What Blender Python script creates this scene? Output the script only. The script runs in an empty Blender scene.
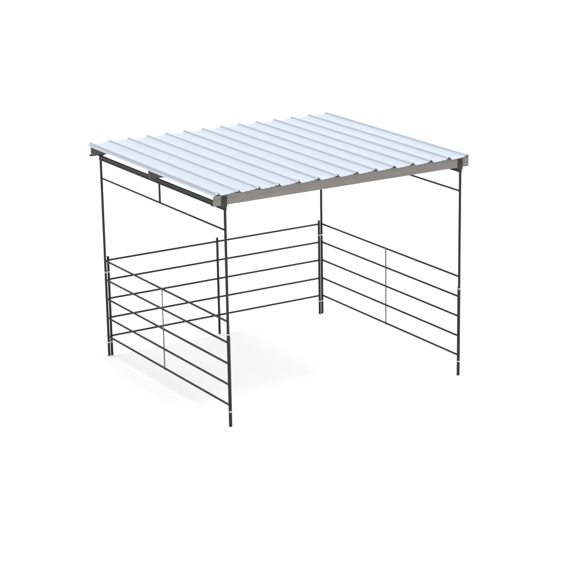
import bpy, bmesh, math
from mathutils import Vector, Matrix

scene = bpy.context.scene
COL = scene.collection
W, D = 3.66, 3.533                  # post to post, across the open front and front to back
POST_TOP = 2.945
RAILS = (1.427, 1.141, 0.857, 0.571, 0.292)


# ------------------------------------------------------------------ materials
def mat(name, base, rough=0.5, metal=0.0, var=0.12, scale=6.0, bump=0.0, spec=0.5, stretch=(1, 1, 1), spangle=False):
    m = bpy.data.materials.new(name)
    m.use_nodes = True
    nt = m.node_tree
    n, l = nt.nodes, nt.links
    b = n['Principled BSDF']
    b.inputs['Metallic'].default_value = metal
    b.inputs['Specular IOR Level'].default_value = spec
    tc = n.new('ShaderNodeTexCoord')
    mp = n.new('ShaderNodeMapping')
    mp.inputs['Scale'].default_value = stretch
    l.new(tc.outputs['Object'], mp.inputs['Vector'])
    no = n.new('ShaderNodeTexNoise')
    no.inputs['Scale'].default_value = scale
    no.inputs['Detail'].default_value = 6
    l.new(mp.outputs[0], no.inputs['Vector'])
    fac = no.outputs['Fac']
    if spangle:
        vo = n.new('ShaderNodeTexVoronoi')
        vo.inputs['Scale'].default_value = 55
        l.new(tc.outputs['Object'], vo.inputs['Vector'])
        mx = n.new('ShaderNodeMath')
        mx.operation = 'MULTIPLY_ADD'
        mx.inputs[1].default_value = 0.25
        l.new(vo.outputs['Color'], mx.inputs[0])
        ms = n.new('ShaderNodeMath')
        ms.operation = 'MULTIPLY'
        ms.inputs[1].default_value = 0.8
        l.new(fac, ms.inputs[0])
        l.new(ms.outputs[0], mx.inputs[2])
        fac = mx.outputs[0]
    r = n.new('ShaderNodeValToRGB')
    r.color_ramp.elements[0].position = 0.3
    r.color_ramp.elements[1].position = 0.7
    r.color_ramp.elements[0].color = [c * (1 - var) for c in base] + [1]
    r.color_ramp.elements[1].color = [min(1, c * (1 + var)) for c in base] + [1]
    l.new(fac, r.inputs[0])
    l.new(r.outputs[0], b.inputs['Base Color'])
    rr = n.new('ShaderNodeMapRange')
    rr.inputs['To Min'].default_value = max(0.05, rough - 0.06)
    rr.inputs['To Max'].default_value = min(1, rough + 0.06)
    l.new(fac, rr.inputs['Value'])
    l.new(rr.outputs[0], b.inputs['Roughness'])
    if bump:
        bp = n.new('ShaderNodeBump')
        bp.inputs['Strength'].default_value = bump
        bp.inputs['Distance'].default_value = 0.002
        l.new(no.outputs['Fac'], bp.inputs['Height'])
        l.new(bp.outputs[0], b.inputs['Normal'])
    return m


M_TUBE = mat('dark_painted_tube', (0.013, 0.013, 0.013), 0.5, var=0.2, scale=9, spec=0.25)
M_BRACE = mat('dark_brace_bar', (0.040, 0.040, 0.040), 0.5, var=0.2, scale=9, spec=0.4)
M_CHORD = mat('dark_top_chord', (0.010, 0.010, 0.010), 0.55, var=0.2, scale=9, spec=0.22)
M_BRACKET = mat('dark_bracket_plate', (0.018, 0.0175, 0.017), 0.5, var=0.2, scale=12, spec=0.3)
M_CLAMP = mat('bright_zinc_clamp', (0.44, 0.44, 0.44), 0.35, metal=0.3, var=0.08, scale=30)
M_ROOF = mat('pale_blue_zinc_sheet', (0.388, 0.436, 0.508), 0.34, metal=0.30, var=0.03, scale=5, stretch=(3, .25, 3), bump=0.05)
M_PURLIN = mat('warm_grey_galvanised', (0.140, 0.134, 0.128), 0.45, metal=0.1, var=0.08, scale=5, stretch=(.5, 4, 4), spangle=True)
M_PURLIN_SHADED = mat('shaded_grey_galvanised', (0.074, 0.073, 0.071), 0.5, metal=0.1, var=0.08, scale=5, stretch=(.5, 4, 4), spangle=True)  # shade under the roof sheet put into a darker base colour
M_GROUND = mat('white_floor', (0.94, 0.93, 0.92), 0.9, var=0.006, scale=1.3, spec=0.0)


# ------------------------------------------------------------------ mesh helpers
def finish(name, bm, m, parent=None, smooth=True, loc=(0, 0, 0)):
    bmesh.ops.recalc_face_normals(bm, faces=bm.faces)
    me = bpy.data.meshes.new(name)
    bm.to_mesh(me)
    bm.free()
    me.materials.append(m)
    if smooth:
        for p in me.polygons:
            p.use_smooth = True
        me.set_sharp_from_angle(angle=math.radians(35))
    o = bpy.data.objects.new(name, me)
    COL.objects.link(o)
    o.location = loc
    if parent:
        o.parent = parent
    return o


def tube(bm, a, b, r, seg=20, cap=True, bevel=0.0):
    a, b = Vector(a), Vector(b)
    d = (b - a).normalized()
    ref = Vector((0, 0, 1)) if abs(d.z) < .9 else Vector((1, 0, 0))
    u = d.cross(ref).normalized()
    v = d.cross(u)
    L = (b - a).length
    st = [(0, r), (L, r)] if not bevel else [(0, r - bevel), (bevel, r), (L - bevel, r), (L, r - bevel)]
    rings = []
    for t, rr in st:
        rings.append([bm.verts.new(a + d * t + (u * math.cos(2 * math.pi * k / seg) + v * math.sin(2 * math.pi * k / seg)) * rr) for k in range(seg)])
    for i in range(len(rings) - 1):
        for k in range(seg):
            bm.faces.new((rings[i][k], rings[i][(k + 1) % seg], rings[i + 1][(k + 1) % seg], rings[i + 1][k]))
    if cap:
        bm.faces.new(rings[0][::-1])
        bm.faces.new(rings[-1])


def box(bm, lo, hi, bev=0.0):
    lo, hi = Vector(lo), Vector(hi)
    r = bmesh.ops.create_cube(bm, size=1)
    s = hi - lo
    for v in r['verts']:
        v.co = Vector((v.co.x * s.x, v.co.y * s.y, v.co.z * s.z)) + (lo + hi) / 2
    if bev:
        es = list({e for v in r['verts'] for e in v.link_edges})
        bmesh.ops.bevel(bm, geom=es, offset=bev, segments=2, affect='EDGES', profile=.5)


def sweep_profile(bm, pts, axis, t0, t1, close=True):
    """extrude a closed 2-D outline along x or y"""
    f = (lambda t, p: Vector((t, p[0], p[1]))) if axis == 'x' else (lambda t, p: Vector((p[0], t, p[1])))
    A = [bm.verts.new(f(t0, p)) for p in pts]
    B = [bm.verts.new(f(t1, p)) for p in pts]
    n = len(pts)
    for i in range(n):
        j = (i + 1) % n
        bm.faces.new((A[i], A[j], B[j], B[i]))
    bm.faces.new(A[::-1])
    bm.faces.new(B)


def setlabel(o, t):
    o['label'] = t


# ------------------------------------------------------------------ the shelter
S = bpy.data.objects.new('livestock_shelter', None)
COL.objects.link(S)
S['label'] = 'open-front livestock shelter with ribbed pale blue metal roof on dark tube frame with railed sides'
S['category'] = 'shelter'

# posts (with their lower legs, brackets, clamps)
for (x, y, what) in ((0, 0, 'front left'), (W, 0, 'front right'), (0, D, 'rear left'), (W, D, 'rear right')):
    bm = bmesh.new()
    tube(bm, (0, 0, 0.0), (0, 0, POST_TOP), 0.0185, 24, bevel=0.002)
    post = finish('post', bm, M_TUBE, S, loc=(x, y, 0))
    setlabel(post, what + ' dark upright post carrying the roof')
    front = y == 0
    inn = 1 if x == 0 else -1
    if front:                                             # stouter sleeve below the upper clamp
        bm = bmesh.new()
        tube(bm, (0, 0, 0.0005), (0, 0, 1.255), 0.0225, 24, bevel=0.002)
        o = finish('leg_sleeve', bm, M_TUBE, post, loc=(0.003 * inn, 0, 0))
    # angle bracket that holds the purlin on the post
    bm = bmesh.new()
    if front:
        box(bm, (-0.066, -0.0395, 2.940), (0.014, -0.0335, 3.092), .0015)       # upright leaf in front of the web
        box(bm, (-0.078, -0.0335, 2.966), (0.012, 0.030, 2.973), .0015)          # seat under the flange
    else:
        box(bm, (-0.045, -0.045, 2.966), (0.045, 0.030, 2.973), .0015)
    finish('bracket', bm, M_BRACKET, post)
    # clamps
    for z in (1.258, 0.208):
        bm = bmesh.new()
        r = 0.0262 if front else 0.0235
        cx2 = 0 if front else 0.047 * inn
        seg = 14
        out, inner = [], []
        cs = 0.003 * inn if front else 0
        c0, c1 = (min(0, cx2) + cs, max(0, cx2) + cs)
        ring = []
        for k in range(seg + 1):
            a = math.pi / 2 + math.pi * k / seg
            ring.append((c0, a))
        for k in range(seg + 1):
            a = -math.pi / 2 + math.pi * k / seg
            ring.append((c1, a))
        h = 0.009
        V = []
        for c, a in ring:
            V.append([bm.verts.new((c + math.cos(a) * rr, math.sin(a) * rr, z + dz)) for rr, dz in ((r, -h), (r, h), (r - .003, h), (r - .003, -h))])
        for i in range(len(V)):
            j = (i + 1) % len(V)
            for q in range(4):
                bm.faces.new((V[i][q], V[i][(q + 1) % 4], V[j][(q + 1) % 4], V[j][q]))
        c = finish('clamp', bm, M_CLAMP, post)

# panel legs of the rear panel
for x, what in ((0.047, 'left end'), (1.838, 'middle'), (W - 0.047, 'right end')):
    bm = bmesh.new()
    tube(bm, (0, 0, 0), (0, 0, 1.485), 0.0185, 24, bevel=0.002)
    o = finish('panel_leg', bm, M_TUBE, S, loc=(x, D, 0))
    setlabel(o, what + ' upright of the rear rail panel')

# rails
for z in RAILS:
    bm = bmesh.new()
    tube(bm, (0.060, 0, 0), (W - 0.060, 0, 0), 0.0145, 16)
    finish('rear_rail', bm, M_TUBE, S, loc=(0, D, z))
    for x in (0, W):
        bm = bmesh.new()
        tube(bm, (0, 0.016, 0), (0, D - 0.014, 0), 0.0145, 16)
        finish('side_rail', bm, M_TUBE, S, loc=(x, 0, z))
# thin flat brace in the middle of each side panel
for x, s in ((0, -1), (W, -1)):
    bm = bmesh.new()
    box(bm, (-0.003, -0.0125, RAILS[4] - .012), (0.003, 0.0125, RAILS[0] + .010), .001)
    o = finish('panel_brace', bm, M_BRACE, S, loc=(x + s * 0.0175, D / 2, 0))
    setlabel(o, 'thin upright bar across the five rails of the %s side' % ('left' if x == 0 else 'right'))

# side trusses: deep top chord, thin lower chord, strut
for x in (0, W):
    bm = bmesh.new()
    hw, zt, zb, lip, t = 0.019, 0.0325, -0.0325, 0.016, 0.010
    # rolled outline with a shallow groove on either face
    prof = [(-hw, zb), (hw, zb), (hw, zb + lip), (hw - .005, zb + lip + .004), (hw - .005, zt - lip - .004), (hw, zt - lip), (hw, zt),
            (-hw, zt), (-hw, zt - lip), (-hw + .005, zt - lip - .004), (-hw + .005, zb + lip + .004), (-hw, zb + lip)]
    sweep_profile(bm, prof, 'y', -0.018, D + 0.022)
    bmesh.ops.bevel(bm, geom=[e for e in bm.edges if abs(e.verts[0].co.y - e.verts[1].co.y) > 1], offset=.002, segments=1, affect='EDGES')
    finish('top_chord', bm, M_CHORD, S, loc=(x, 0, 2.930))
    bm = bmesh.new()
    tube(bm, (0, 0.016, 0), (0, D - 0.016, 0), 0.0135, 16)
    finish('lower_chord', bm, M_TUBE, S, loc=(x, 0, 2.636))
    bm = bmesh.new()
    tube(bm, (0, 0, 2.640), (0, 0, 2.900), 0.0150, 16)
    finish('strut', bm, M_TUBE, S, loc=(x, D / 2, 0))

# purlins: C sections, web to the front, flanges and lips to the rear
PZ0, PZ1 = 2.974, 3.108
for y, mtl, what in ((-0.032, M_PURLIN, 'front purlin, grey steel beam along the open front edge'),
                     (1.765, M_PURLIN_SHADED, 'middle purlin under the roof, grey steel beam'),
                     (3.500, M_PURLIN_SHADED, 'rear purlin under the roof, grey steel beam')):
    bm = bmesh.new()
    t, fl, lip = 0.0025, 0.062, 0.018
    h = PZ1 - PZ0
    prof = [(0, 0), (fl, 0), (fl, lip), (fl - t, lip), (fl - t, t), (t, t), (t, h - t), (fl - t, h - t), (fl - t, h), (0, h)]
    sweep_profile(bm, prof, 'x', -0.185 if y < 1 else -0.162, 3.775)
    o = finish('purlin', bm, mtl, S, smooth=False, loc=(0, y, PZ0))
    setlabel(o, what)

# roof: ribbed sheet, 14 high ribs with two low pencil ribs in each pan
bm = bmesh.new()
X0, PITCH, NR = -0.087, 0.2955, 14
pts = [(-0.150, -0.006), (-0.150, 0.0)]
zr = 0.040
for i in range(NR):
    c = X0 + i * PITCH
    base = 0.014 if i else 0.0
    pts += [(c - 0.058, base - .002), (c - 0.038, base + .002), (c - 0.028, base + .006), (c - 0.0145, zr - .003), (c - 0.009, zr), (c + 0.009, zr), (c + 0.014, zr - .003), (c + 0.034, 0.010), (c + 0.050, 0.002), (c + 0.064, 0)]
    if i < NR - 1:                                        # dished pan with two pencil ribs
        for q in (0.42, 0.66):
            m_ = c + PITCH * q
            zz = 0.001 if q < .5 else 0.006
            pts += [(m_ - 0.016, zz), (m_ - 0.006, zz + 0.0035), (m_ + 0.006, zz + 0.0035), (m_ + 0.014, zz + .0005)]
pts += [(3.875, 0.0), (3.875, -0.006)]
ys = [-0.052 + (3.705 - -0.052) * k / 24 for k in range(25)]
def lay(x, y, z):
    # the sheet sits very slightly out of square on the frame
    t, q = (y + 0.052) / 3.757, x / W
    return (x - 0.040 * (1 - t) - 0.010 * t, (-0.052 - 0.030 * q) * (1 - t) + (3.625 - 0.118 * q) * t, z)
rows = [[bm.verts.new(lay(x, y, z)) for x, z in pts] for y in ys]
for a, b in zip(rows, rows[1:]):
    for i in range(len(pts) - 1):
        bm.faces.new((a[i], a[i + 1], b[i + 1], b[i]))
bmesh.ops.recalc_face_normals(bm, faces=bm.faces)
bmesh.ops.solidify(bm, geom=bm.faces[:], thickness=0.0012)
roof = finish('roof_sheet', bm, M_ROOF, S, smooth=False, loc=(0, 0, PZ1 + 0.004))
setlabel(roof, 'ribbed pale blue galvanised roof')
# ------------------------------------------------------------------ ground
bm = bmesh.new()
R = 400
vs = [bm.verts.new((x, y, 0)) for x, y in ((-R, -R), (R, -R), (R, R), (-R, R))]
bm.faces.new(vs)
g = finish('ground', bm, M_GROUND, None, smooth=False, loc=(0, 0, -0.0005))
g['kind'] = 'structure'
g['label'] = 'plain white studio floor'

# ------------------------------------------------------------------ light: bright white studio surround and one big soft key
w = bpy.data.worlds.new('World')
scene.world = w
w.use_nodes = True
n, l = w.node_tree.nodes, w.node_tree.links
bg = n['Background']
tc = n.new('ShaderNodeTexCoord')
sx = n.new('ShaderNodeSeparateXYZ')
cr = n.new('ShaderNodeValToRGB')
l.new(tc.outputs['Generated'], sx.inputs[0])
l.new(sx.outputs['Z'], cr.inputs[0])
e = cr.color_ramp.elements
e[0].position, e[0].color = 0.0, (0.81, 0.81, 0.81, 1)
e[1].position, e[1].color = 0.75, (1, 1, 1, 1)
xr = n.new('ShaderNodeMapRange')
xr.inputs['From Min'].default_value = -1
xr.inputs['To Min'].default_value = 0.62
xr.inputs['To Max'].default_value = 1.38
l.new(sx.outputs['X'], xr.inputs['Value'])
vm = n.new('ShaderNodeVectorMath')
vm.operation = 'SCALE'
l.new(cr.outputs[0], vm.inputs[0])
l.new(xr.outputs[0], vm.inputs['Scale'])
l.new(vm.outputs[0], bg.inputs['Color'])
bg.inputs['Strength'].default_value = 1.51

sun = bpy.data.lights.new('key_light', 'SUN')
sun.energy = 1.3
sun.angle = math.radians(32)
sun.color = (1.0, 1.0, 1.0)
so = bpy.data.objects.new('key_light', sun)
COL.objects.link(so)
d = Vector((-1.0, 0.45, -3.1)).normalized()              # direction the light travels
so.rotation_euler = d.to_track_quat('-Z', 'Y').to_euler()
so.location = (4, -2, 8)

# ------------------------------------------------------------------ camera
C = Vector((-11.59102, -20.66297, 8.84737))
yaw, pit, rol = 0.5451036, -0.2878312, -0.0164460
fw = Vector((math.cos(pit) * math.sin(yaw), math.cos(pit) * math.cos(yaw), math.sin(pit)))
r = Vector((math.cos(yaw), -math.sin(yaw), 0))
u = r.cross(fw)
c, s = math.cos(rol), math.sin(rol)
r, u = c * r + s * u, -s * r + c * u
cam = bpy.data.cameras.new('camera')
cam.sensor_width = 36
cam.lens = 36 * 1938.80 / 580
cam.clip_start = 0.5
cam.clip_end = 2000
co = bpy.data.objects.new('camera', cam)
COL.objects.link(co)
mm = Matrix((r, u, -fw)).transposed().to_4x4()
mm.translation = C
co.matrix_world = mm
scene.camera = co

scene.view_settings.view_transform = 'Standard'
scene.view_settings.look = 'None'
scene.view_settings.exposure = 0
scene.view_settings.gamma = 1
scene.render.film_transparent = False
scene.cycles.use_denoising = True
scene.cycles.caustics_reflective = False
